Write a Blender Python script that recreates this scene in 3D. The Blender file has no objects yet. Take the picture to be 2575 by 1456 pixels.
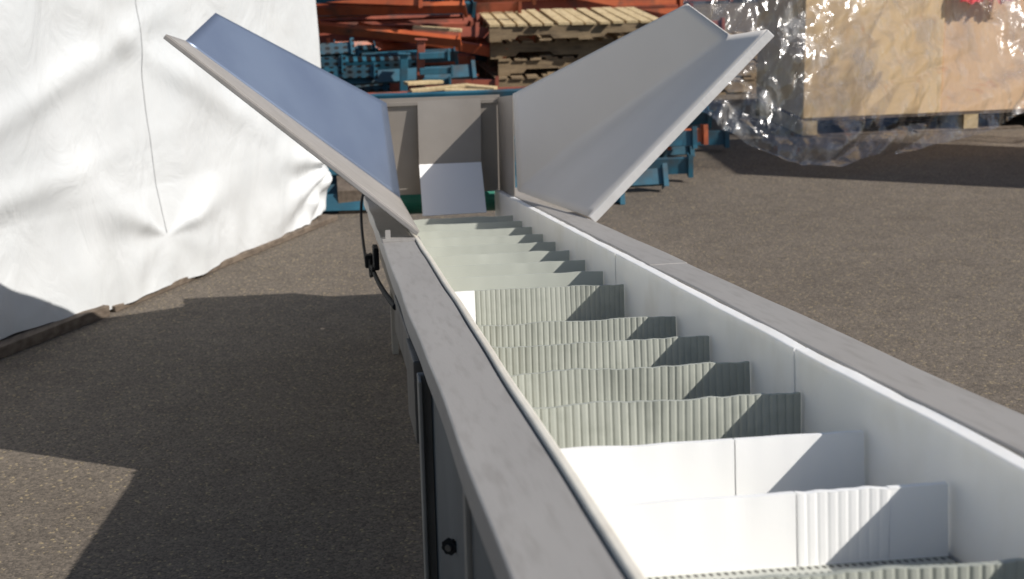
import bpy, bmesh, math, random
from mathutils import Vector, Matrix, noise
random.seed(7)
scene=bpy.context.scene
COL=bpy.context.collection
h=1.88
k=h/1.83
# ------------------------------------------------------------------ camera
f=4000.0
cy=-0.05; cz=(464+473*cy)/f
Xc=Vector((1,cy,cz)).normalized()
p=math.atan(1028/4000)
gy=math.cos(p);gz=math.sin(p)
gx=-(Xc.y*gy+Xc.z*gz)/Xc.x
Zc=-Vector((gx,gy,gz)).normalized()
Yc=Zc.cross(Xc)
if Yc.z<0: Yc=-Yc
cam=bpy.data.cameras.new("camera"); camo=bpy.data.objects.new("camera",cam); COL.objects.link(camo)
R=Matrix(((Xc.x,-Xc.y,-Xc.z),(Yc.x,-Yc.y,-Yc.z),(Zc.x,-Zc.y,-Zc.z)))
camo.matrix_world=Matrix.Translation((0,0,h))@R.to_4x4()
cam.sensor_width=36; cam.lens=36*4000/2576; cam.clip_start=0.05; cam.clip_end=2000
cam.dof.use_dof=True; cam.dof.focus_distance=3.4; cam.dof.aperture_fstop=8
scene.camera=camo
# ------------------------------------------------------------------ light
s=Vector((0.97,-0.54,1.0))
sun=bpy.data.lights.new("sun",'SUN'); sun.energy=5.0; sun.angle=math.radians(0.5); sun.color=(1.0,0.95,0.88)
suno=bpy.data.objects.new("sun",sun); COL.objects.link(suno)
suno.rotation_euler=s.to_track_quat('Z','Y').to_euler()
w=bpy.data.worlds.new("World"); scene.world=w; w.use_nodes=True
nt=w.node_tree; bg=nt.nodes["Background"]; sky=nt.nodes.new("ShaderNodeTexSky")
sky.sky_type='NISHITA'; sky.sun_disc=False
sky.sun_elevation=math.asin(s.normalized().z); sky.sun_rotation=math.atan2(s.x,s.y)
nt.links.new(sky.outputs[0],bg.inputs[0]); bg.inputs[1].default_value=0.083
scene.view_settings.view_transform='Standard'; scene.view_settings.look='None'; scene.view_settings.exposure=0
# ------------------------------------------------------------------ materials
def mat(name,c1,c2=None,scale=5,rough=0.6,metal=0.0,bump=0.0,bscale=60,c3=None,scale3=40,stretch=None,spec=0.5,detail=6,rvar=0.0,lo=0.35,hi=0.65,sss=0):
    m=bpy.data.materials.new(name); m.use_nodes=True; n=m.node_tree.nodes; l=m.node_tree.links
    b=n["Principled BSDF"]; b.inputs["Roughness"].default_value=rough; b.inputs["Metallic"].default_value=metal
    b.inputs["Specular IOR Level"].default_value=spec
    if sss:
        b.inputs["Subsurface Weight"].default_value=sss; b.inputs["Subsurface Radius"].default_value=(1,.95,.85); b.inputs["Subsurface Scale"].default_value=.02
    tc=n.new("ShaderNodeTexCoord"); mp=n.new("ShaderNodeMapping"); l.new(tc.outputs["Object"],mp.inputs[0])
    if stretch: mp.inputs["Scale"].default_value=stretch
    c2=c2 or c1
    nz=n.new("ShaderNodeTexNoise"); nz.inputs["Scale"].default_value=scale; nz.inputs["Detail"].default_value=detail
    l.new(mp.outputs[0],nz.inputs[0])
    cr=n.new("ShaderNodeValToRGB"); cr.color_ramp.elements[0].position=lo; cr.color_ramp.elements[1].position=hi
    cr.color_ramp.elements[0].color=(*c1,1); cr.color_ramp.elements[1].color=(*c2,1)
    l.new(nz.outputs[0],cr.inputs[0]); out=cr.outputs[0]
    if c3:
        n3=n.new("ShaderNodeTexNoise"); n3.inputs["Scale"].default_value=scale3; n3.inputs["Detail"].default_value=8
        l.new(mp.outputs[0],n3.inputs[0])
        r3=n.new("ShaderNodeValToRGB"); r3.color_ramp.elements[0].position=.5; r3.color_ramp.elements[1].position=.75
        l.new(n3.outputs[0],r3.inputs[0])
        mx=n.new("ShaderNodeMixRGB"); l.new(r3.outputs[0],mx.inputs[0]); l.new(out,mx.inputs[1]); mx.inputs[2].default_value=(*c3,1); out=mx.outputs[0]
    l.new(out,b.inputs["Base Color"])
    if rvar:
        mr=n.new("ShaderNodeMapRange"); mr.inputs[3].default_value=rough-rvar; mr.inputs[4].default_value=rough+rvar
        l.new(nz.outputs[0],mr.inputs[0]); l.new(mr.outputs[0],b.inputs["Roughness"])
    if bump:
        nb=n.new("ShaderNodeTexNoise"); nb.inputs["Scale"].default_value=bscale; nb.inputs["Detail"].default_value=4
        l.new(mp.outputs[0],nb.inputs[0]); bp=n.new("ShaderNodeBump"); bp.inputs["Strength"].default_value=bump; bp.inputs["Distance"].default_value=.01
        l.new(nb.outputs[0],bp.inputs["Height"]); l.new(bp.outputs[0],b.inputs["Normal"])
    return m
M_rail=mat("worn_aluminium",(.345,.325,.303),(.385,.366,.343),5,.48,.2,.04,120,(.305,.285,.262),26,rvar=.08,lo=.1,hi=.9,stretch=(3,.3,1))
M_steel=mat("sky_tinted_stainless",(.235,.285,.39),(.265,.32,.425),3,.45,.78,.02,14,rvar=.03)  # blue of the reflected sky is mixed into the steel's base colour
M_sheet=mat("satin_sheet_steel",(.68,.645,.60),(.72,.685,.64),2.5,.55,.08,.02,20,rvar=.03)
M_steel_dull=mat("dull_stainless",(.29,.26,.23),(.36,.325,.29),3,.45,.35,.05,30,rvar=.06)
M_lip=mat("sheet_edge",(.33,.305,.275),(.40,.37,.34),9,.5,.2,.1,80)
M_lipw=mat("sunlit_sheet_edge",(.74,.73,.72),(.80,.79,.78),9,.35,.1,.1,80)  # near-white copy of the sheet edge, with the sun's brightness in its colour
M_hdpe=mat("white_polyethylene",(.90,.89,.86),(.92,.91,.88),3,.45,0,.08,40,(.80,.78,.73),6,sss=.5)
M_hdpe_edge=mat("aged_polyethylene",(.66,.61,.52),(.74,.70,.61),10,.5,0,.1,60)
M_cleatw=mat("white_cleat_plastic",(.94,.94,.93),(.95,.95,.94),5,.3,0,.02,60)
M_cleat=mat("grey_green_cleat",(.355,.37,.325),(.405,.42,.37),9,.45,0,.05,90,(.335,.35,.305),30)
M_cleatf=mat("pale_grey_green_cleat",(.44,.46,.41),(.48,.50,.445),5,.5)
M_tail=mat("green_belt",(.02,.17,.12),(.03,.21,.15),8,.5)
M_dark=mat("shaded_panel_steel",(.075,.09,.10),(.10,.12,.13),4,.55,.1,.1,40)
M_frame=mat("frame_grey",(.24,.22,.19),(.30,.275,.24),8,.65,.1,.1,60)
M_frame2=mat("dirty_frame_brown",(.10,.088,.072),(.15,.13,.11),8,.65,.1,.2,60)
M_black=mat("black_rubber",(.012,.012,.012),(.02,.02,.02),20,.8,spec=.2)
M_tarpwood=mat("dirty_timber",(.10,.075,.055),(.18,.14,.105),6,.85,0,.4,40,stretch=(6,1,6))
M_blue=mat("blue_rack_paint",(.015,.08,.125),(.022,.12,.18),6,.5,0,.05,40,(.05,.05,.048),5)
M_orange=mat("orange_rack_paint",(.42,.085,.03),(.52,.125,.045),5,.5,0,.05,40,(.15,.07,.045),6)
M_orange2=mat("faded_orange_rack_paint",(.25,.06,.035),(.36,.095,.055),5,.55,0,.05,40,(.11,.06,.045),6)
M_wood=mat("pallet_wood",(.21,.15,.085),(.32,.235,.14),4,.8,0,.3,60,(.12,.085,.055),9,stretch=(1,5,5))
M_woodl=mat("fresh_pallet_wood",(.54,.41,.22),(.64,.50,.29),5,.75,0,.3,60,(.38,.28,.16),9,stretch=(5,1,5))
M_ply=mat("crate_plywood",(.80,.58,.32),(.84,.62,.36),1.2,.6,0,.1,30,(.77,.54,.29),2,stretch=(5,5,.4))
M_ply2=mat("pinkish_plywood",(.80,.555,.345),(.84,.595,.38),1.2,.6,0,.1,30,(.77,.52,.31),2,stretch=(5,5,.4))
M_red=mat("red_film",(.75,.04,.06),(.85,.10,.12),8,.2)
M_wall=mat("warehouse_cladding",(.05,.05,.055),(.08,.08,.085),2,.6,.2)
def asphalt():
    m=bpy.data.materials.new("asphalt"); m.use_nodes=True; n=m.node_tree.nodes; l=m.node_tree.links; b=n["Principled BSDF"]
    b.inputs["Roughness"].default_value=.9
    tc=n.new("ShaderNodeTexCoord")
    def nz(sc,de=6):
        a=n.new("ShaderNodeTexNoise"); a.inputs["Scale"].default_value=sc; a.inputs["Detail"].default_value=de; l.new(tc.outputs["Object"],a.inputs[0]); return a.outputs[0]
    def ramp(i,p0,p1,a,c):
        r=n.new("ShaderNodeValToRGB"); r.color_ramp.elements[0].position=p0; r.color_ramp.elements[1].position=p1
        r.color_ramp.elements[0].color=(*a,1); r.color_ramp.elements[1].color=(*c,1); l.new(i,r.inputs[0]); return r.outputs[0]
    base=ramp(nz(.7,8),.3,.7,(.104,.085,.066),(.132,.109,.086))
    vor=n.new("ShaderNodeTexVoronoi"); vor.inputs["Scale"].default_value=125; l.new(tc.outputs["Object"],vor.inputs["Vector"])
    sp=n.new("ShaderNodeSeparateColor"); l.new(vor.outputs["Color"],sp.inputs[0])
    st=ramp(sp.outputs[0],.0,1.0,(.58,.58,.58),(1.42,1.42,1.42))
    mx=n.new("ShaderNodeMixRGB"); mx.blend_type='MULTIPLY'; mx.inputs[0].default_value=1; l.new(base,mx.inputs[1]); l.new(st,mx.inputs[2])
    spk=ramp(sp.outputs[1],.955,.965,(0,0,0),(1,1,1))
    m2=n.new("ShaderNodeMixRGB"); l.new(spk,m2.inputs[0]); l.new(mx.outputs[0],m2.inputs[1]); m2.inputs[2].default_value=(.27,.215,.13,1)
    bl=ramp(nz(6,8),.45,.75,(1,1,1),(.82,.81,.80))
    m3=n.new("ShaderNodeMixRGB"); m3.blend_type='MULTIPLY'; m3.inputs[0].default_value=1; l.new(m2.outputs[0],m3.inputs[1]); l.new(bl,m3.inputs[2])
    st2=ramp(nz(1.7,3),.62,.72,(1,1,1),(.90,.89,.88))
    m4=n.new("ShaderNodeMixRGB"); m4.blend_type='MULTIPLY'; m4.inputs[0].default_value=1; l.new(m3.outputs[0],m4.inputs[1]); l.new(st2,m4.inputs[2])
    l.new(m4.outputs[0],b.inputs["Base Color"])
    bp=n.new("ShaderNodeBump"); bp.inputs["Strength"].default_value=.5; bp.inputs["Distance"].default_value=.0045
    l.new(vor.outputs["Distance"],bp.inputs["Height"]); bp.invert=True
    l.new(bp.outputs[0],b.inputs["Normal"]); return m
M_asph=asphalt()
def belt_mat():
    m=mat("perforated_belt",(.44,.45,.41),(.50,.51,.46),9,.5); n=m.node_tree.nodes; l=m.node_tree.links; b=n["Principled BSDF"]
    old=b.inputs["Base Color"].links[0].from_socket
    tc=n.new("ShaderNodeTexCoord"); mp=n.new("ShaderNodeMapping"); mp.inputs["Scale"].default_value=(1,.4,1); l.new(tc.outputs["Object"],mp.inputs[0])
    v=n.new("ShaderNodeTexVoronoi"); v.voronoi_dimensions='2D'; v.inputs["Scale"].default_value=110; v.inputs["Randomness"].default_value=0
    l.new(mp.outputs[0],v.inputs["Vector"])
    r=n.new("ShaderNodeValToRGB"); r.color_ramp.elements[0].position=.25; r.color_ramp.elements[1].position=.31; l.new(v.outputs["Distance"],r.inputs[0])
    mx=n.new("ShaderNodeMixRGB"); l.new(r.outputs[0],mx.inputs[0]); mx.inputs[1].default_value=(.08,.08,.07,1); l.new(old,mx.inputs[2]); l.new(mx.outputs[0],b.inputs["Base Color"])
    return m
M_belt=belt_mat()
def tarp_mat():
    m=mat("white_woven_tarp",(.585,.605,.615),(.64,.655,.66),1.5,.42,0,0,60,(.54,.55,.55),2.5); n=m.node_tree.nodes; l=m.node_tree.links; b=n["Principled BSDF"]
    tc=n.new("ShaderNodeTexCoord"); mp=n.new("ShaderNodeMapping"); mp.inputs["Scale"].default_value=(1,1,.6); l.new(tc.outputs["Object"],mp.inputs[0])
    n1=n.new("ShaderNodeTexNoise"); n1.inputs["Scale"].default_value=4; n1.inputs["Detail"].default_value=5; n1.inputs["Distortion"].default_value=.8; l.new(mp.outputs[0],n1.inputs[0])
    b1=n.new("ShaderNodeBump"); b1.inputs["Strength"].default_value=.6; b1.inputs["Distance"].default_value=.034; l.new(n1.outputs[0],b1.inputs["Height"])
    n2=n.new("ShaderNodeTexNoise"); n2.inputs["Scale"].default_value=300; l.new(tc.outputs["Object"],n2.inputs[0])
    b2=n.new("ShaderNodeBump"); b2.inputs["Strength"].default_value=.08; b2.inputs["Distance"].default_value=.003; l.new(n2.outputs[0],b2.inputs["Height"]); l.new(b1.outputs[0],b2.inputs["Normal"])
    l.new(b2.outputs[0],b.inputs["Normal"]); return m
M_tarp=tarp_mat()
M_seam=mat("tarp_stitching",(.49,.50,.50),(.54,.55,.55),60,.7)
def film_mat():
    m=bpy.data.materials.new("clear_stretch_film"); m.use_nodes=True; n=m.node_tree.nodes; l=m.node_tree.links
    n.remove(n["Principled BSDF"]); o=n["Material Output"]
    t=n.new("ShaderNodeBsdfTransparent"); t.inputs[0].default_value=(.99,.98,.98,1)
    g=n.new("ShaderNodeBsdfGlossy"); g.inputs["Roughness"].default_value=.2; g.inputs[0].default_value=(1,1,1,1)
    tc=n.new("ShaderNodeTexCoord"); mp=n.new("ShaderNodeMapping"); mp.inputs["Rotation"].default_value=(0,math.radians(38),0); mp.inputs["Scale"].default_value=(1,1,.3); l.new(tc.outputs["Object"],mp.inputs[0])
    v1=n.new("ShaderNodeTexVoronoi"); v1.feature='F1'; v1.distance='EUCLIDEAN'; v1.inputs["Scale"].default_value=7; 
    nz0=n.new("ShaderNodeTexNoise"); nz0.inputs["Scale"].default_value=3; l.new(mp.outputs[0],nz0.inputs[0])
    va=n.new("ShaderNodeVectorMath"); va.operation='SCALE'; va.inputs[3].default_value=.35; l.new(nz0.outputs[1],va.inputs[0])
    vb=n.new("ShaderNodeVectorMath"); vb.operation='ADD'; l.new(mp.outputs[0],vb.inputs[0]); l.new(va.outputs[0],vb.inputs[1]); l.new(vb.outputs[0],v1.inputs["Vector"])
    nz=n.new("ShaderNodeTexNoise"); nz.inputs["Scale"].default_value=7; nz.inputs["Detail"].default_value=5; l.new(mp.outputs[0],nz.inputs[0])
    ma=n.new("ShaderNodeMath"); ma.operation='ADD'; l.new(v1.outputs["Distance"],ma.inputs[0]); l.new(nz.outputs[0],ma.inputs[1])
    bp=n.new("ShaderNodeBump"); bp.inputs["Strength"].default_value=1; bp.inputs["Distance"].default_value=.07; l.new(ma.outputs[0],bp.inputs["Height"]); l.new(bp.outputs[0],g.inputs["Normal"])
    lw=n.new("ShaderNodeLayerWeight"); lw.inputs[0].default_value=.3; l.new(bp.outputs[0],lw.inputs["Normal"])
    mr=n.new("ShaderNodeMapRange"); mr.inputs[3].default_value=.09; mr.inputs[4].default_value=.5; l.new(lw.outputs["Facing"],mr.inputs[0])
    mx=n.new("ShaderNodeMixShader"); l.new(mr.outputs[0],mx.inputs[0]); l.new(t.outputs[0],mx.inputs[1]); l.new(g.outputs[0],mx.inputs[2])
    n3=n.new("ShaderNodeTexNoise"); n3.inputs["Scale"].default_value=5; n3.inputs["Detail"].default_value=5; l.new(mp.outputs[0],n3.inputs[0])
    c3=n.new("ShaderNodeValToRGB"); c3.color_ramp.elements[0].position=.52; c3.color_ramp.elements[1].position=.68; c3.color_ramp.elements[0].color=(.01,.01,.01,1); c3.color_ramp.elements[1].color=(.28,.28,.28,1); l.new(n3.outputs[0],c3.inputs[0])
    df=n.new("ShaderNodeBsdfDiffuse"); df.inputs[0].default_value=(.97,.97,.97,1); l.new(bp.outputs[0],df.inputs["Normal"])
    m2=n.new("ShaderNodeMixShader"); l.new(c3.outputs[0],m2.inputs[0]); l.new(mx.outputs[0],m2.inputs[1]); l.new(df.outputs[0],m2.inputs[2]); l.new(m2.outputs[0],o.inputs[0]); return m
M_film=film_mat()
# ------------------------------------------------------------------ helpers
def ob(name,me,parent=None,**props):
    o=bpy.data.objects.new(name,me); COL.objects.link(o)
    if parent: o.parent=parent
    for a,b in props.items(): o[a]=b
    return o
def mesh(name,V,F,m,parent=None,smooth=False,bevel=0,**props):
    me=bpy.data.meshes.new(name); me.from_pydata([tuple(v) for v in V],[],F); me.update()
    bm=bmesh.new(); bm.from_mesh(me); bmesh.ops.recalc_face_normals(bm,faces=bm.faces); bm.to_mesh(me); bm.free()
    if smooth:
        for q in me.polygons: q.use_smooth=True
    me.materials.append(m)
    o=ob(name,me,parent,**props)
    if bevel:
        bv=o.modifiers.new("b",'BEVEL'); bv.width=bevel; bv.segments=2; bv.limit_method='ANGLE'
    return o
def empty(name,loc=(0,0,0),**props):
    o=ob(name,None,None,**props); o.location=loc; o.empty_display_size=.1; return o
BF=[(0,1,3,2),(4,6,7,5),(0,4,5,1),(2,3,7,6),(0,2,6,4),(1,5,7,3)]
def boxv(x0,x1,y0,y1,z0,z1): return [(x,y,z) for x in(x0,x1) for y in (y0,y1) for z in (z0,z1)]
def multibox(boxes):
    V=[];F=[]
    for b in boxes:
        o=len(V); V+=boxv(*b) if len(b)==6 else list(b); F+=[tuple(i+o for i in q) for q in BF]
    return V,F
def zr(Y): return h-.419-.131*Y
def C(x,Y,n): return (x,Y+.130*n,zr(Y)+.991*n)
def sbox(x0,x1,y0,y1,n0,n1): return [C(x,y,n) for x in(x0,x1) for y in(y0,y1) for n in(n0,n1)]
def prof(name,pts,Y0,Y1,seg,m,parent,wob=0,bevel=.003,**pr):
    V=[];F=[];N=len(pts)
    for i in range(seg+1):
        Y=Y0+(Y1-Y0)*i/seg
        for j,(x,n) in enumerate(pts):
            dx=wob*noise.noise(Vector((Y*2.1,x*9,3))); dn=wob*.6*noise.noise(Vector((Y*2.7,x*9,8)))
            V.append(C(x+dx,Y,n+dn))
    for i in range(seg):
        for j in range(N): F.append((i*N+j,i*N+(j+1)%N,(i+1)*N+(j+1)%N,(i+1)*N+j))
    F.append(tuple(range(N))); F.append(tuple(seg*N+j for j in range(N)))
    return mesh(name,V,F,m,parent,bevel=bevel,**pr)
def tube(name,pts,r,m,parent=None,sub=6,ns=8,**pr):
    P=[Vector(q) for q in pts]; path=[]
    for i in range(len(P)-1):
        p0=P[max(i-1,0)];p1=P[i];p2=P[i+1];p3=P[min(i+2,len(P)-1)]
        for t in range(sub):
            t/=sub
            path.append(.5*((2*p1)+(-p0+p2)*t+(2*p0-5*p1+4*p2-p3)*t*t+(-p0+3*p1-3*p2+p3)*t**3))
    path.append(P[-1]); V=[];F=[]
    for i,q in enumerate(path):
        d=(path[min(i+1,len(path)-1)]-path[max(i-1,0)]).normalized()
        a=d.cross(Vector((0.3,.1,1))).normalized(); b=d.cross(a)
        for j in range(ns):
            an=2*math.pi*j/ns; V.append(q+r*(math.cos(an)*a+math.sin(an)*b))
    for i in range(len(path)-1):
        for j in range(ns): F.append((i*ns+j,i*ns+(j+1)%ns,(i+1)*ns+(j+1)%ns,(i+1)*ns+j))
    F.append(tuple(range(ns))); F.append(tuple((len(path)-1)*ns+j for j in range(ns)))
    return mesh(name,V,F,m,parent,smooth=True,**pr)
# ------------------------------------------------------------------ ground
gm=mesh("ground",[(-300,-300,0),(300,-300,0),(300,300,0),(-300,300,0)],[(0,1,2,3)],M_asph,kind="structure")
# ------------------------------------------------------------------ conveyor
conv=empty("conveyor",(0,0,0),label="inclined cleated belt conveyor with aluminium rails and a flared steel hopper",category="conveyor")
XL0,XL1,XR0,XR1=.137,.248,.716,.83
Ye=6.9
prof("rail",[(XL0,-.045),(XL0,0),(XL1-.014,0),(XL1-.014,-.045)],.2,Ye,60,M_rail,conv,.004)
prof("rail",[(XR0+.024,-.045),(XR0+.024,.003),(XR1,.003),(XR1,-.045)],.2,3.60,30,M_rail,conv,.004)
prof("rail",[(XR0+.024,-.045),(XR0+.024,.004),(XR1+.001,.004),(XR1+.001,-.045)],3.604,Ye,30,M_rail,conv,.004)
prof("side_liner",[(XL1-.012,-.16),(XL1-.012,.006),(XL1,.006),(XL1,-.16)],.2,6.9,60,M_hdpe_edge,conv,.0035)
cuts=[.2,2.35,3.29,3.93,6.9]
V=[];F=[]
for ci,(a,b) in enumerate(zip(cuts[:-1],cuts[1:])):
    ns=int((b-a)/.06)
    base=len(V); NP=6
    for i in range(ns+1):
        y=a+.002+(b-a-.004)*i/ns; wv=.003*noise.noise(Vector((y*2.5,5,1)))+.001*noise.noise(Vector((y*13,5,1)))-.0015*(ci%2)
        tp=.002*noise.noise(Vector((y*5,1,1)))+.001*noise.noise(Vector((y*17,1,1)))
        for (x,n) in [(0,-.16),(0,-.002),(.001,-.0005),(.002,.0),(.020,.001+tp),(.0205,-.16)]: V.append(C(XR0+wv+x,y,n+(0 if n<-.1 else tp*.5)))
    for i in range(ns):
        for j in range(NP): F.append((base+i*NP+j,base+i*NP+(j+1)%NP,base+(i+1)*NP+(j+1)%NP,base+(i+1)*NP+j))
    F.append(tuple(base+j for j in range(NP))); F.append(tuple(base+ns*NP+j for j in range(NP)))
mesh("side_liner",V,F,M_hdpe,conv,label="thick milky white plastic side liner made of butted lengths")
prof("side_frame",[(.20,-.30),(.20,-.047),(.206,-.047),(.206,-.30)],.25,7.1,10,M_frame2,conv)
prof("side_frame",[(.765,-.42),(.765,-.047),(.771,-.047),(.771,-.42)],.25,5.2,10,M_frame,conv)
prof("side_frame",[(.765,-.26),(.765,-.047),(.771,-.047),(.771,-.26)],5.201,7.1,10,M_frame,conv)
prof("return_belt",[(.25,-.30),(.25,-.29),(.72,-.29),(.72,-.30)],.25,6.9,10,M_cleat,conv,bevel=0)
belt=prof("belt",[(XL1+.001,-.20),(XL1+.001,-.151),(XR0-.006,-.151),(XR0-.006,-.20)],.2,6.52,1,M_belt,conv,0,0)
def cleat(i,m,x0,x1,rib=True,name="cleat",hgt=.088,par=None,lab=None,ra=.0032,th=.0038):
    Y=1.716+.2974*i; cols=int((x1-x0)/(.0016 if rib else .006)); rows=5; V=[];F=[]
    ph=i*3.1
    for side in (0,1):
        for r in range(rows+1):
            t=r/rows
            for c in range(cols+1):
                x=x0+(x1-x0)*c/cols
                top=hgt+.0035*noise.noise(Vector((x*14,ph,0)))-(.002*noise.noise(Vector((x*40,ph,4))) if rib else 0)
                n=-.151+t*top
                dy=(.012*noise.noise(Vector((x*7,ph,9)))+.004*noise.noise(Vector((x*25,ph,2))))*t*(1 if rib else .35)
                a=0
                if rib:
                    q=(x/.0125)%1.0; a=ra*min(1,abs(math.sin(math.pi*q))*1.3)
                yy=(Y-th-a) if side==0 else (Y+th+a*.3)
                V.append(C(x,yy+dy,n))
    W=cols+1; S=(rows+1)*W
    for r in range(rows):
        for c in range(cols):
            a=r*W+c; F.append((a,a+1,a+W+1,a+W)); F.append((S+a,S+a+W,S+a+W+1,S+a+1))
    for c in range(cols): a=rows*W+c; F.append((a,a+1,S+a+1,S+a))
    for r in range(rows):
        F.append((r*W,S+r*W,S+r*W+W,r*W+W)); a=r*W+cols; F.append((a,a+W,S+a+W,S+a))
    pr={}
    if lab: pr["label"]=lab
    return mesh(name,V,F,m,par or belt,smooth=False,**pr)
a0,a1=XL1+.004,XR0-.006
for i in range(-3,16):
    if i==6: continue
    if i==0:
        cleat(i,M_cleatw,a0,a0+.272,False,lab="plain white cleat",th=.0055); cleat(i,M_cleatw,a0+.274,a0+.385,True,lab="faintly ribbed white cleat insert",ra=.0008,th=.0052); cleat(i,M_cleatw,a0+.3855,a1,False,lab="plain white cleat end",th=.0055)
    elif i==1:
        cleat(i,M_cleatw,a0,a0+.275,False,lab="plain white cleat",th=.0055); cleat(i,M_cleatw,a0+.277,a1,False,lab="plain white cleat",th=.0052)
    elif i==7:
        cleat(i,M_cleatw,a0,a0+.085,False,lab="white repair cleat piece"); cleat(i,M_cleat,a0+.087,a1,ra=.0016)
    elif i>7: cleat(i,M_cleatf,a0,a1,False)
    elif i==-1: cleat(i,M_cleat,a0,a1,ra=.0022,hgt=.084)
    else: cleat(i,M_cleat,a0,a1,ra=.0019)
V=[];F=[];N=24
for x in (.25,.73):
    for i in range(N): an=2*math.pi*i/N; V.append((x,6.965+.062*math.cos(an),h-1.368+.062*math.sin(an)))
F=[tuple(range(N)),tuple(range(N,2*N))]+[(i,(i+1)%N,N+(i+1)%N,N+i) for i in range(N)]
mesh("tail_roller",V,F,M_tail,conv,label="green rubber covered tail roller")
def slab(x0,x1,y0,y1,z0): return [(x,y,z) for x in (x0,x1) for y in (y0,y1) for z in (z0,zr(y)-.047)]
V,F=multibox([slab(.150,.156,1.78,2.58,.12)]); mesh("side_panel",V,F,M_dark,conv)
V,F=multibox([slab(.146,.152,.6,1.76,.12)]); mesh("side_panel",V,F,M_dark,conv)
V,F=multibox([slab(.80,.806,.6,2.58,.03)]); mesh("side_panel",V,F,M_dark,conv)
V,F=multibox([(.128,.162,2.585,2.60,0,zr(2.6)-.05),(.128,.134,2.545,2.585,0,zr(2.6)-.05)])
mesh("leg",V,F,M_frame,conv,bevel=.002)
V,F=multibox([(.72,.80,2.585,2.62,0,zr(2.6)-.05)]); mesh("leg",V,F,M_frame,conv,bevel=.002)
V,F=multibox([(.215,.24,6.3,6.36,0,zr(6.3)-.2)]); mesh("leg",V,F,M_frame,conv,bevel=.002)
V,F=multibox([(.72,.76,6.3,6.36,0,zr(6.3)-.2)]); mesh("leg",V,F,M_frame,conv,bevel=.002)
V,F=multibox([(.138,.1455,1.76,1.79,.12,zr(1.79)-.05)]); mesh("panel_joint",V,F,M_frame,conv,bevel=.002)
def disc(name,c,r1,r2,th,n,m):
    ax=Vector((-.55,-.83,0)).normalized(); u=ax.cross(Vector((0,0,1))).normalized(); v=Vector((0,0,1)); V=[]
    for d in (0,th):
        for i in range(n):
            r=r1 if (i//2)%2 else r2; an=2*math.pi*i/n
            V.append(Vector(c)+ax*d+u*r*math.cos(an)+v*r*math.sin(an))
    F=[tuple(range(n)),tuple(range(n,2*n))]+[(i,(i+1)%n,n+(i+1)%n,n+i) for i in range(n)]
    mesh(name,V,F,m,conv)
disc("bolt_knob",(.143,2.1,.965),.0125,.0112,.006,32,M_black)
disc("bolt_head",(.1395,2.094,.965),.005,.005,.003,12,M_frame2)
V,F=multibox([sbox(.128,.198,2.72,3.0,-.20,-.05)])
mesh("gear_housing",V,F,M_frame2,conv,bevel=.003)
V,F=multibox([sbox(.134,.198,3.003,3.7,-.14,-.05)])
mesh("motor_cover",V,F,M_frame2,conv,bevel=.003)
V,F=multibox([sbox(.10,.13,5.35,5.42,-.16,-.115)]); mesh("clamp",V,F,M_black,conv,bevel=.006)
V,F=multibox([sbox(.12,.137,4.9,5.05,-.12,-.05)]); mesh("switch_box",V,F,M_black,conv,bevel=.004)
def rel(x,Y,z): return (x,Y,h+z)
tube("cable",[rel(.14,6.7,-1.26),rel(.120,6.5,-1.27),rel(.112,6.35,-1.32),rel(.11,6.0,-1.34),rel(.11,5.6,-1.32),rel(.11,5.4,-1.27)],.006,M_black,conv)
tube("cable",[rel(.12,5.35,-1.27),rel(.126,4.8,-1.19),rel(.130,4.3,-1.10),rel(.132,3.8,-1.00),rel(.134,3.6,-.96)],.007,M_black,conv)
tube("cable",[rel(.12,5.38,-1.24),rel(.115,5.2,-1.27),rel(.12,5.05,-1.22),rel(.13,4.95,-1.14)],.006,M_black,conv)
# ------------------------------------------------------------------ hopper
hop=ob("hopper",None,conv,label="flared stainless steel infeed hopper")
def sheet(name,V,F,m,par,th=.004,**pr):
    o=mesh(name,V,F,m,par,**pr)
    so=o.modifiers.new("s",'SOLIDIFY'); so.thickness=th; so.offset=0
    return o
def skin(name,grid,m,th=.004):
    nu=len(grid);nv=len(grid[0]); V=[];F=[]
    N=[]
    for i in range(nu):
        for j in range(nv):
            a=grid[min(i+1,nu-1)][j]-grid[max(i-1,0)][j]; b=grid[i][min(j+1,nv-1)]-grid[i][max(j-1,0)]
            N.append(a.cross(b).normalized())
    for sgn in (1,-1):
        for i in range(nu):
            for j in range(nv): V.append(grid[i][j]+N[i*nv+j]*sgn*th/2)
    S=nu*nv
    for i in range(nu-1):
        for j in range(nv-1):
            a=i*nv+j; F.append((a,a+nv,a+nv+1,a+1)); F.append((S+a,S+a+1,S+a+nv+1,S+a+nv))
    ns=len(F)
    for i in range(nu-1):
        for j in (0,nv-1): a=i*nv+j; F.append((a,a+nv,S+a+nv,S+a))
    for j in range(nv-1):
        for i in (0,nu-1): a=i*nv+j; F.append((a,a+1,S+a+1,S+a))
    o=mesh(name,V,F,m,hop)
    for q in o.data.polygons: q.use_smooth=(q.index<ns)
    return o
def lin(a,b,t): return a.lerp(b,t)
def quadgrid(a,b,c,d,n=20,warp=.003):
    g=[[lin(lin(a,b,i/n),lin(d,c,i/n),j/n) for j in range(n+1)] for i in range(n+1)]
    nr=(b-a).cross(d-a).normalized()
    for i in range(n+1):
        for j in range(n+1):
            e=min(i,n-i,j,n-j)/5; g[i][j]=g[i][j]+nr*warp*min(1,e)*noise.noise(g[i][j]*2.0)
    return g
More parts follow.
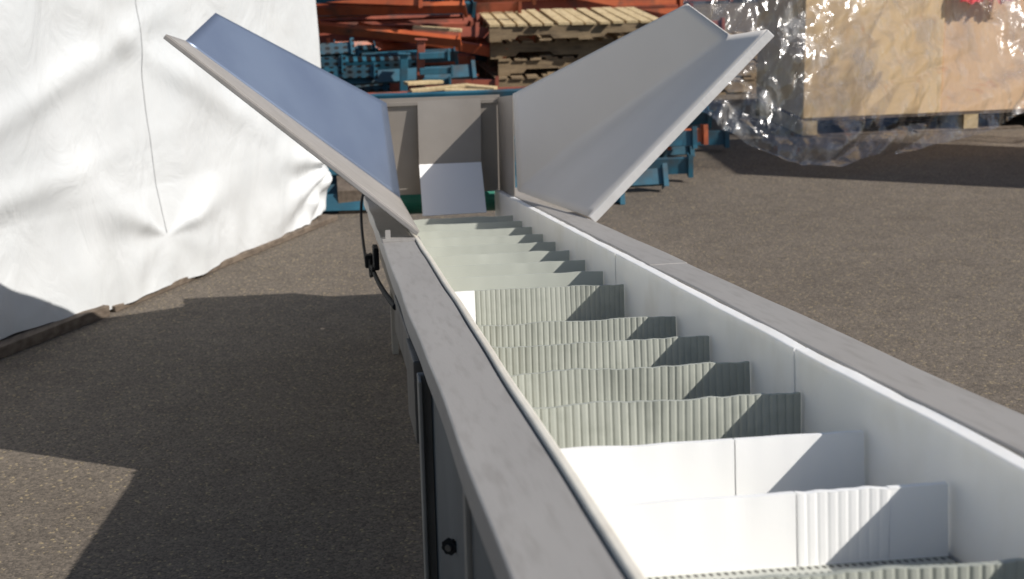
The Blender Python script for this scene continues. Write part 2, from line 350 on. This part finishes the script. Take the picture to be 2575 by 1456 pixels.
def flange(A,T,B,lw,ml):
    nrm=(B-A).cross(T-A).normalized()
    if nrm.z>0: nrm=-nrm
    d=lw*nrm; off=-.006*(B-A).normalized()
    q=[A+off,T+off,T+off+d,A+off+d]; bk=[v-off*2 for v in q]
    mesh("edge_flange",[q[0],q[3],bk[0],bk[3],q[1],q[2],bk[1],bk[2]],BF,ml,hop,bevel=.002)
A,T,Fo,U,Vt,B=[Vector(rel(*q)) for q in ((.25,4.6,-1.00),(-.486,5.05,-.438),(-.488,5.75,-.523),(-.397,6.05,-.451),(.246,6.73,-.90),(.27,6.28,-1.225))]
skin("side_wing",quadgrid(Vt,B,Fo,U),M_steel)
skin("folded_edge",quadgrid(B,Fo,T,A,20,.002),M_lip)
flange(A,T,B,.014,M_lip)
sheet("box_side",[B+Vector((-.004,.004,0)),Vt+Vector((-.004,.004,0)),Vector(rel(.225,6.872,-.905)),Vector(rel(.225,6.872,-1.42)),Vector(rel(.262,6.29,-1.42))],[(0,1,2,3,4)],M_steel_dull,hop,.003)
A,T,Fo,U,Vt,B=[Vector(rel(*q)) for q in ((.83,5.04,-1.07),(1.408,5.0,-.478),(1.375,5.34,-.526),(1.262,5.51,-.427),(.737,6.3,-.823),(.745,6.28,-1.215))]
n_=26; rows=46; grid=[]
for i in range(n_+1):
    t=i/n_; a=lin(Vt,U,t); b=lin(B,Fo,t); c=lin(A,T,t); pts=[]
    ra=.22*min(1,.15+t*3); rc=.22*min(1,.15+t*3)*(1-.6*t)
    pa=b+(a-b)*ra*.5; pc=b+(c-b)*rc
    for j in range(rows+1):
        q=j/rows
        if q<.35: pts.append(lin(a,pa,q/.35))
        elif q<.75:
            w_=(q-.35)/.4; pts.append(lin(lin(pa,b,w_),lin(b,pc,w_),w_))
        else: pts.append(lin(pc,c,(q-.75)/.25))
    grid.append(pts)
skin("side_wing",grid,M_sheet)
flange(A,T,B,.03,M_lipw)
V,F=multibox([[rel(x,y,z) for x in (.735,.739) for y in (6.31,6.87) for z in (-1.36,-.83 if y<6.5 else -.91)]])
mesh("box_side",V,F,M_steel_dull,hop)
V,F=multibox([boxv(.215,.745,6.875,6.88,h-1.325,h-.90),boxv(.215,.745,6.862,6.874,h-.932,h-.918)])
mesh("back_wall",V,F,M_steel_dull,hop)
q=.885
sheet("chute_plate",[rel(.435*q,7.74*q,-1.03*q),rel(.745*q,7.74*q,-1.025*q),rel(.735*q,7.70*q,-1.335*q),rel(.430*q,7.70*q,-1.335*q)],[(0,1,2,3)],M_steel_dull,hop,.003)
sheet("chute_flap",[rel(.735*q,7.695*q,-1.336*q),rel(.430*q,7.695*q,-1.336*q),rel(.425*q,7.46*q,-1.545*q),rel(.732*q,7.46*q,-1.54*q)],[(0,1,2,3)],M_cleatw,hop,.003,label="flap at the foot of the chute, sky reflection painted white")  # white material stands in for sky and sun reflected by the bent steel
V,F=multibox([sbox(.14,.25,4.54,4.66,.001,.006),sbox(.15,.165,4.6,4.62,.006,.03)])
mesh("wing_bracket",V,F,M_rail,conv)
# ------------------------------------------------------------------ tarp-wrapped load
tl=empty("wrapped_load",(-1.2*k,8.6*k,0),label="tall load wrapped in creased white tarpaulin on timber skids",category="tarp covered load")
P0=Vector((-1.39,6.5,0))*k; dirn=(Vector((0,8.87,0))*k-P0).normalized(); L=2.75*k
nor=Vector((dirn.y,-dirn.x,0)); back=-nor
def tarp_pt(u,v):
    rr=.07
    if u<=L-rr: base=P0+dirn*u; nn=nor
    else:
        a=min((u-(L-rr))/rr,math.pi/2); cen=P0+dirn*(L-rr)-nor*rr
        nn=nor*math.cos(a)+dirn*math.sin(a); base=cen+nn*rr
        ex=(u-(L-rr))-rr*math.pi/2
        if ex>0: base=base+back*ex
    d=.04*noise.noise(Vector((u*.9,v*1.1,2)))+.018*noise.noise(Vector((u*3,v*2,5)))+.02*noise.noise(Vector((u*4,v*.6,15)))
    bot=max(0,1-v/.5)
    d+=.09*math.exp(-((u-1.0)/.9)**2)*bot
    pu,pv=1.12*k,.24
    dx,dz=u-pu,v-pv; r=math.hypot(dx,dz); th=math.atan2(dz,dx)
    for ang,am,wd,ln in ((.30,.042,.18,.75),(2.6,.045,.18,.8),(1.9,.01,.25,.7),(-.25,.018,.25,.5),(3.4,.018,.25,.5)):
        da=(th-ang+math.pi)%(2*math.pi)-math.pi
        d+=am*math.exp(-(da/wd)**2*.5)*math.exp(-((r-.28)/ln)**2*2)*min(1,r/.22)
    dx,dz=u-L,v-.30; r=math.hypot(dx,dz); th=math.atan2(dz,dx)
    for ang,am,wd in ((2.9,.04,.12),(3.4,.055,.12),(2.4,.028,.12),(3.9,.045,.12)):
        da=(th-ang+math.pi)%(2*math.pi)-math.pi
        d+=am*math.exp(-(da/wd)**2*.5)*math.exp(-(r/.75)**2)*min(1,r/.12)
    d+=.07*noise.noise(Vector((u*8,v*8,21)))*math.exp(-((u-L)/.4)**2)*math.exp(-(v/.45)**2)
    dd=(v-1.12)-.30*(u-.7); d+=.028*math.exp(-(dd/.08)**2)*math.exp(-((u-.6)/.8)**2)
    dd=(v-.95)+.55*(u-1.5); d+=.022*math.exp(-(dd/.08)**2)*math.exp(-((u-1.5)/.7)**2)
    dd=(v-.62)-.12*(u-.2); d+=.02*math.exp(-(dd/.07)**2)*math.exp(-((u-.2)/.7)**2)
    zz=v
    if v<.6:
        hem=.02+.02*noise.noise(Vector((u*2.2,0,7)))+.008*math.sin(u*9)+.05*math.exp(-((u-L)/.35)**2)*(1+noise.noise(Vector((u*14,0,2))))
        if u<.3*k: hem+=.035
        zz=hem+(v/.6)*(.6-hem)
        d+=.022*noise.noise(Vector((u*7,v*3,11)))*(1-v/.6)
    return base+nn*d+Vector((0,0,zz))
NU,NV=420,140; V=[];F=[]
u0,u1=-2.2,L+1.4
for i in range(NU+1):
    for j in range(NV+1):
        V.append(tarp_pt(u0+(u1-u0)*i/NU, 2.3*(j/NV)**1.3)-Vector(tl.location))
for i in range(NU):
    for j in range(NV):
        a=i*(NV+1)+j; F.append((a,a+NV+1,a+NV+2,a+1))
mesh("tarpaulin",V,F,M_tarp,tl,smooth=True)
c0=P0+dirn*u0+nor*-.02; c1=P0+dirn*(L-.05)-nor*.05
V,F=multibox([[ (q+Vector((0,0,z))-Vector(tl.location)) for q in (c0+back*.05,c1+back*.05,c0+back*1.4,c1+back*1.4) for z in (.14,2.27)]])
mesh("load_core",V,F,M_tarp,tl)
V=[];F=[]
for i in range(70):
    v=.26+i*.022
    q=tarp_pt(1.12*k,v)-Vector(tl.location)+nor*.003
    V+= [q-dirn*.0025,q+dirn*.0025]
    if i: o=2*i; F.append((o-2,o-1,o+1,o))
mesh("seam",V,F,M_seam,tl)
def plank(a,b,wd,z0,z1):
    a=Vector(a);b=Vector(b);d=(b-a).normalized();nn=Vector((d.y,-d.x,0))*wd/2
    return [q+Vector((0,0,z)) -Vector(tl.location) for q in (a-nn,a+nn,b-nn,b+nn) for z in (z0,z1)]
V,F=multibox([plank(P0-dirn*2+nor*.04,P0+dirn*.60*k+nor*.065,.07,0,.05)])
mesh("timber_skid",V,F,M_tarpwood,tl,bevel=.004)
V,F=multibox([plank(P0+dirn*.65*k+nor*.04,P0+dirn*(L-.02)+nor*-.01,.10,0,.03)]); mesh("timber_skid",V,F,M_tarpwood,tl,bevel=.004)
V,F=multibox([plank(P0+dirn*(L-.1)-nor*.1,P0+dirn*(L-.1)-nor*1.3,.1,0,.14)]); mesh("timber_skid",V,F,M_tarpwood,tl,bevel=.004)
# ------------------------------------------------------------------ pallets
H=.142
def make_pallet(W,D,nb,loc,rot,mt,ms,label,group=None,sw=.04,along=False,mb=None):
    mb=mb or ms
    e=empty("pallet",loc,label=label,category="pallet"); e.rotation_euler[2]=rot
    if group: e["group"]=group
    if along:
        bw=W/nb
        top=[]
        for i in range(nb):
            x=i*bw+.004+random.uniform(-.006,.006); sk=random.uniform(-.012,.012); yy=random.uniform(-.03,.01); zt=H+random.uniform(-.001,.004)
            wd=bw*random.uniform(.66,.84)
            top.append([(x+a+(sk if y>0.5 else 0),y,z) for a in (0,wd) for y in (yy,D) for z in (H-.018,zt)])
        V,F=multibox(top); mesh("top_deck",V,F,mt,e)
        V,F=multibox([(x,x+.1,0,D,0,.016) for x in (0,W*.28,W*.5,W*.72,W-.1)]); mesh("bottom_deck",V,F,ms,e)
        for y in (.01,D/2,D-.05):
            P=[(0,.0165),(W*.14,.0165),(W*.16,.05),(W*.34,.05),(W*.36,.0165),(W*.64,.0165),(W*.66,.05),(W*.84,.05),(W*.86,.0165),(W,.0165),(W,H-.0185),(0,H-.0185)]
            V=[(x,y,z) for x,z in P]+[(x,y+.04,z) for x,z in P]; N=len(P)
            F=[tuple(range(N)),tuple(range(N,2*N))]+[(i,(i+1)%N,N+(i+1)%N,N+i) for i in range(N)]
            mesh("stringer",V,F,ms,e)
    else:
        bw=D/nb
        V,F=multibox([(0,W,i*bw,i*bw+bw*.72,H-.018,H) for i in range(nb)]); mesh("top_deck",V,F,mt,e)
        V,F=multibox([(0,W*.31,0,.10,0,.016),(W*.34,W*.66,-.01,.09,0,.014),(W*.69,W,0.005,.10,0,.016),(0,W,D/2-.05,D/2+.05,0,.016),(0,W,D-.1,D,0,.016)]); mesh("bottom_deck",V,F,mb,e)
        for x in (0.0,W/2-sw/2,W-sw):
            V,F=multibox([(x,x+sw,0,D,.0165,H-.0185)]); mesh("stringer",V,F,ms,e)
    return e
def copy_tree(e,loc,rot,label):
    n=e.copy(); COL.objects.link(n); n.location=loc; n.rotation_euler[2]=rot; n["label"]=label
    for c in list(e.children):
        q=c.copy(); COL.objects.link(q); q.parent=n; q.matrix_parent_inverse=Matrix.Identity(4)
    return n
Yp=13.0*k; Xp=1.37*k
base=make_pallet(1.5,1.25,11,(Xp,Yp,0),0,M_wood,M_wood,"weathered wooden pallet in a tall stack","stacked wooden pallets",along=True)
for i in range(1,4):
    copy_tree(base,(Xp+random.uniform(-.07,.07),Yp+random.uniform(-.07,.07),.143*i),random.uniform(-.05,.05),"weathered wooden pallet in a tall stack")
make_pallet(1.5,1.5,13,(Xp-.04,Yp-.06,.145*4),-.03,M_woodl,M_wood,"fresh pale wooden pallet on top of the stack","stacked wooden pallets",along=True)
for i in range(0,3):
    copy_tree(base,(Xp+1.62+random.uniform(-.03,.03),Yp+.5+random.uniform(-.04,.04),.143*i),random.uniform(-.03,.03),"weathered wooden pallet in a tall stack")
# ------------------------------------------------------------------ rack beams
def beam_master(name,L,m,hh,dd,label,cat,group):
    V,F=multibox([(0,L,0,dd,.0,.012),(0,L,0,dd,hh-.012,hh),(0,L,0,.006,.0121,hh-.0121)])
    o=mesh(name,V,F,m,None,bevel=0,label=label,category=cat,group=group)
    for x in (-.006,L):
        V,F=multibox([(x,x+.006,-.02,dd+.01,-.02,hh+.025),(x-.0 if x>0 else x-.03,x+.03 if x>0 else x,-.026,-.021,-.02,hh+.025)])
        mesh("end_plate",V,F,m,o)
    return o
def hole_mat(base,name):
    m=base.copy(); m.name=name; n=m.node_tree.nodes; l=m.node_tree.links; b=n["Principled BSDF"]
    old=b.inputs["Base Color"].links[0].from_socket; tc=n.new("ShaderNodeTexCoord"); mp=n.new("ShaderNodeMapping"); mp.inputs["Scale"].default_value=(14,1,22)
    l.new(tc.outputs["Object"],mp.inputs[0]); v=n.new("ShaderNodeTexVoronoi"); v.inputs["Randomness"].default_value=0; v.inputs["Scale"].default_value=1; l.new(mp.outputs[0],v.inputs["Vector"])
    r=n.new("ShaderNodeValToRGB"); r.color_ramp.elements[0].position=.26; r.color_ramp.elements[1].position=.32; l.new(v.outputs["Distance"],r.inputs[0])
    mx=n.new("ShaderNodeMixRGB"); l.new(r.outputs[0],mx.inputs[0]); mx.inputs[1].default_value=(.004,.004,.005,1); l.new(old,mx.inputs[2]); l.new(mx.outputs[0],b.inputs["Base Color"]); return m
M_blueh=hole_mat(M_blue,"punched_blue_upright")
Lb=2.5
MB=beam_master("rack_beam",Lb,M_blue,.10,.05,"blue steel pallet rack beam lying in a pile","rack beam","piled blue rack beams")
MO=beam_master("rack_beam",Lb,M_orange,.09,.05,"orange steel pallet rack beam lying in a pile","rack beam","piled orange rack beams")
MF=beam_master("rack_beam",Lb,M_orange2,.09,.05,"faded red orange rack beam lying in a pile","rack beam","piled orange rack beams")
MS=beam_master("rack_beam",1.2,M_orange,.08,.05,"short orange steel rack beam lying in a pile","rack beam","piled orange rack beams")
MU=beam_master("rack_upright",1.9,M_blueh,.09,.07,"blue punched rack upright lying in a pile","rack upright","piled blue rack uprights")
MB.location=(-.5*k,10.35*k,.035)
MO.location=(-.35*k,13.9*k,.035)
MF.location=(-.3*k,14.1*k,.035)
MS.location=(-.1*k,13.15*k,.80); MS.rotation_euler[2]=.2
MU.location=(-1.25*k,12.4*k,.03)
def cp(m,loc,rz=0,rx=0,ry=0):
    n=copy_tree(m,loc,rz,m["label"]); n.rotation_euler[0]=rx; n.rotation_euler[1]=ry; return n
rows=[(9.02,1),(9.25,1),(9.5,1),(9.72,2),(9.95,2),(10.2,3)]
for r,(Y,nl) in enumerate(rows):
    xe=1.68+.50*(Y-8.97)
    for z in range(nl):
        m=MO if (r==4 and z==1) else MB
        cp(m,((xe+random.uniform(-.12,.16)+.05*z)*k-Lb,(Y+random.uniform(-.03,.03))*k,.03+.125*z),random.uniform(-.12,.12),random.uniform(-.5,.5),random.uniform(-.01,.01))
for (Y,z,e,mm,rz_) in ((10.45,.40,1.9,MB,0),(10.5,.27,2.50,MB,.03),(10.8,.05,2.70,MB,-.1),(9.4,.15,1.95,MB,.16),(10.0,.16,2.42,MO,.03)):
    cp(mm,(e*k-Lb,Y*k,z),rz_,random.uniform(-.2,.2))
for r in range(4):
    for z in range(6):
        cp(random.choice([MU,MU,MU,MB]) if z<5 else MU,((-1.25+random.uniform(-.25,.17))*k-(.5 if z%3==2 else 0),(12.15+r*.27)*k,.03+.10*z),random.uniform(-.12,.12),random.uniform(-.5,.5),random.uniform(-.03,.03))
for r in range(6):
    for z in range(10):
        if random.random()<.12: continue
        m=random.choice([MO,MF,MF,MO,MF]) if z>3 else random.choice([MB,MF,MU])
        cp(m,((-.95+random.uniform(-.5,.3)+(.5 if m is MU else 0))*k,(13.3+r*.36)*k,.03+.10*z+random.uniform(0,.02)),random.uniform(-.28,.28),random.uniform(-.7,.7),random.uniform(-.04,.04))
for (x,y,z,rz_,ry_) in ((.25,13.0,.70,-.35,.10),(.5,13.1,.88,.3,-.12),(-.1,12.9,.98,-.2,.05),(.35,13.0,.55,.5,.06),(.0,13.05,1.02,.4,-.06),(.6,13.2,.66,-.1,.2)):
    cp(MS,(x*k-.3,y*k,z),rz_,random.uniform(-.6,.6),ry_)
for (x,y,z,rz_) in ((-.6,12.95,.86,.15),(-.9,13.0,1.0,-.12)):
    cp(MB,(x*k-.6,y*k,z),rz_,.4,.03)
for r in range(3):
    for z in range(8):
        m=random.choice([MO,MF,MF])
        cp(m,((1.2+random.uniform(-.4,.4))*k,(15.2+r*.5)*k,.03+.125*z),random.uniform(-.08,.08),random.uniform(-.2,.2))
for (x,y,z0,z1,mm,lb) in ((.69,12.1,0,.70,M_orange2,"rusty orange upright post stub among rack beams"),(.56,12.05,0,.60,M_blue,"blue upright post stub among rack beams")):
    V,F=multibox([(-.03,.03,-.03,.03,z0,z1),(-.05,.05,-.05,.05,z1+.001,z1+.009)])
    o=mesh("rack_post",V,F,mm,None,bevel=.004,label=lb,category="rack post"); o.location=(x*k,y*k,0); o.rotation_euler[1]=.05
for (x,y,z,l,rz) in ((.70,12.0,.56,.24,.15),(.70,12.0,.44,.26,.05),(.72,12.0,.36,.22,-.1)):
    V,F=multibox([(0,l,0,.04,0,.05),(l-.02,l+.0,-.02,-.0005,-.02,.07)])
    o=mesh("steel_angle",V,F,M_blue,None,bevel=.004,label="short blue steel angle sticking out of the rack pile",category="steel angle",group="short blue steel angles"); o.location=(x*k,y*k,z); o.rotation_euler[2]=rz
for i,(x,y,z,l,rz) in enumerate(((.62,11.7,.34,.45,.1),(.85,11.6,.35,.35,-.12),(.6,11.85,.38,.3,.35),(1.0,11.75,.36,.25,-.4),(.2,12.9,.98,.4,.2),(.0,12.9,1.05,.6,-.35),(.7,12.8,.72,.4,-.2))):
    V,F=multibox([(0,l,0,.09,0,.025)])
    o=mesh("timber_offcut",V,F,M_woodl,None,bevel=.003,label="pale timber offcut lying on rack steel",category="timber",group="timber offcuts"); o.location=(x*k,y*k,z); o.rotation_euler[2]=rz; o.rotation_euler[1]=random.uniform(-.12,.12)
for z in range(3):
    cp(MF,(.1*k,11.75*k,.03+.11*z),.02*z,.1)
V,F=multibox([(0,.16,0,.5,0,.14)])
o=mesh("timber_block",V,F,M_tarpwood,None,bevel=.004,label="dark timber block beside the wrapped load",category="timber"); o.location=(.03*k,9.0*k,0)
# ------------------------------------------------------------------ plywood crate
rz=.02
cb=Vector((3.37*k,11.0*k,0))
make_pallet(2.6,1.2,8,cb,rz,M_tarpwood,M_woodl,"wide pallet with pale blocks under the plywood crate",sw=.11,mb=M_tarpwood)
cr=empty("plywood_crate",cb+Vector((0,0,.143)),label="large plywood crate wrapped in film on a pallet",category="crate"); cr.rotation_euler[2]=rz
V,F=multibox([(0,1.03*k,0,1.2,0.001,1.6)]); mesh("side_panel",V,F,M_ply,cr,bevel=.004)
V,F=multibox([(1.035*k,2.6,0.012,1.2,0.001,1.6)]); mesh("side_panel",V,F,M_ply2,cr,bevel=.004)
def film(name,top,bot,bulge,amp,seed,nu=220,nv=150,**pr):
    def interp(pts,t):
        q=t*(len(pts)-1); i=min(int(q),len(pts)-2); a=q-i; a=a*a*(3-2*a)*.5+a*.5
        return Vector(pts[i]).lerp(Vector(pts[i+1]),a)
    V=[];F=[]
    for i in range(nu+1):
        for j in range(nv+1):
            u=i/nu;v=j/nv; a=interp(top,u);b=interp(bot,u)
            q=a.lerp(b,v)+Vector((-.3,-1,0))*bulge*math.sin(math.pi*v)*math.sin(math.pi*min(1,u*1.1))
            sh=u+.3*v
            rd=abs(noise.noise(Vector((sh*7+seed,v*1.0,seed)))); r2=abs(noise.noise(Vector((sh*19,v*2.5+seed,seed)))); r3=abs(noise.noise(Vector((u*3+v*8,v*2-u*3,seed+4))))
            low=v*v
            q+=Vector((.3,-1,.25))*(amp*(rd*1.5+r2*(.32+.5*low)+r3*(.6+.8*low)))
            q.z+=.07*noise.noise(Vector((u*9,seed,1)))*v
            V.append(Vector((q.x*k,q.y*k,max(q.z,.012))))
    for i in range(nu):
        for j in range(nv):
            a=i*(nv+1)+j; F.append((a,a+nv+1,a+nv+2,a+1))
    return mesh(name,V,F,M_film,None,smooth=True,**pr)
film("stretch_film",[(2.55,10.8,1.45),(2.8,10.75,1.6),(3.4,10.75,1.65),(4.0,10.7,1.65),(4.6,10.7,1.6)],
     [(2.15,10.25,.55),(2.40,9.95,.26),(2.90,9.66,.02),(3.35,9.75,.03),(4.0,10.1,.05),(4.75,10.4,.20)],.12,.14,3.3,
     label="crinkled clear plastic film hanging loose around the crate",category="plastic film",group="loose clear film on the crate")
film("stretch_film",[(4.0,10.6,1.6),(4.6,10.5,1.6),(5.2,10.4,1.6),(5.9,10.2,1.6)],[(4.12,10.6,1.2),(4.45,10.5,.86),(4.85,10.4,.45),(5.3,10.3,.05)],.10,.13,8.1,
     label="clear plastic film stretched over the crate top",category="plastic film",group="loose clear film on the crate")
V=[];F=[]
for i in range(31):
    for j in range(9):
        x=4.48+i/30*.42; z=.955+j/8*.3+.05*noise.noise(Vector((i*.25,3,j*.1)))
        V.append((x*k,10.96*k+.03*noise.noise(Vector((i*.4,j*.7,1))),z))
for i in range(30):
    for j in range(8): a=i*9+j; F.append((a,a+9,a+10,a+1))
mesh("red_bag",V,F,M_red,None,smooth=True,label="red plastic bag tucked under the film on the crate",category="bag")
for i in range(3):  # out-of-view stack, added to cast the shadow band in front of the crate
    e=empty("plywood_crate",(6.15*k,7.70*k,1.28*i),label="unseen crate stack added to shade the asphalt",category="crate",group="added shadow-casting crates")
    V,F=multibox([(0,.7,0,1.4,.1,1.26)]); mesh("side_panel",V,F,M_ply,e,bevel=.004)
    for x in (0,.6):
        V,F=multibox([(x,x+.1,0,1.4,0,.099)]); mesh("skid",V,F,M_wood,e)
V=[];F=[]
for i in range(241):
    x=-20+i*.2; y=24+(.06 if i%2 else 0); V+=[(x,y,0),(x,y,6)]
for i in range(240): a=i*2; F.append((a,a+2,a+3,a+1))
mesh("warehouse_wall",V,F,M_wall,None,label="dark corrugated warehouse wall beyond the rack piles",category="wall")
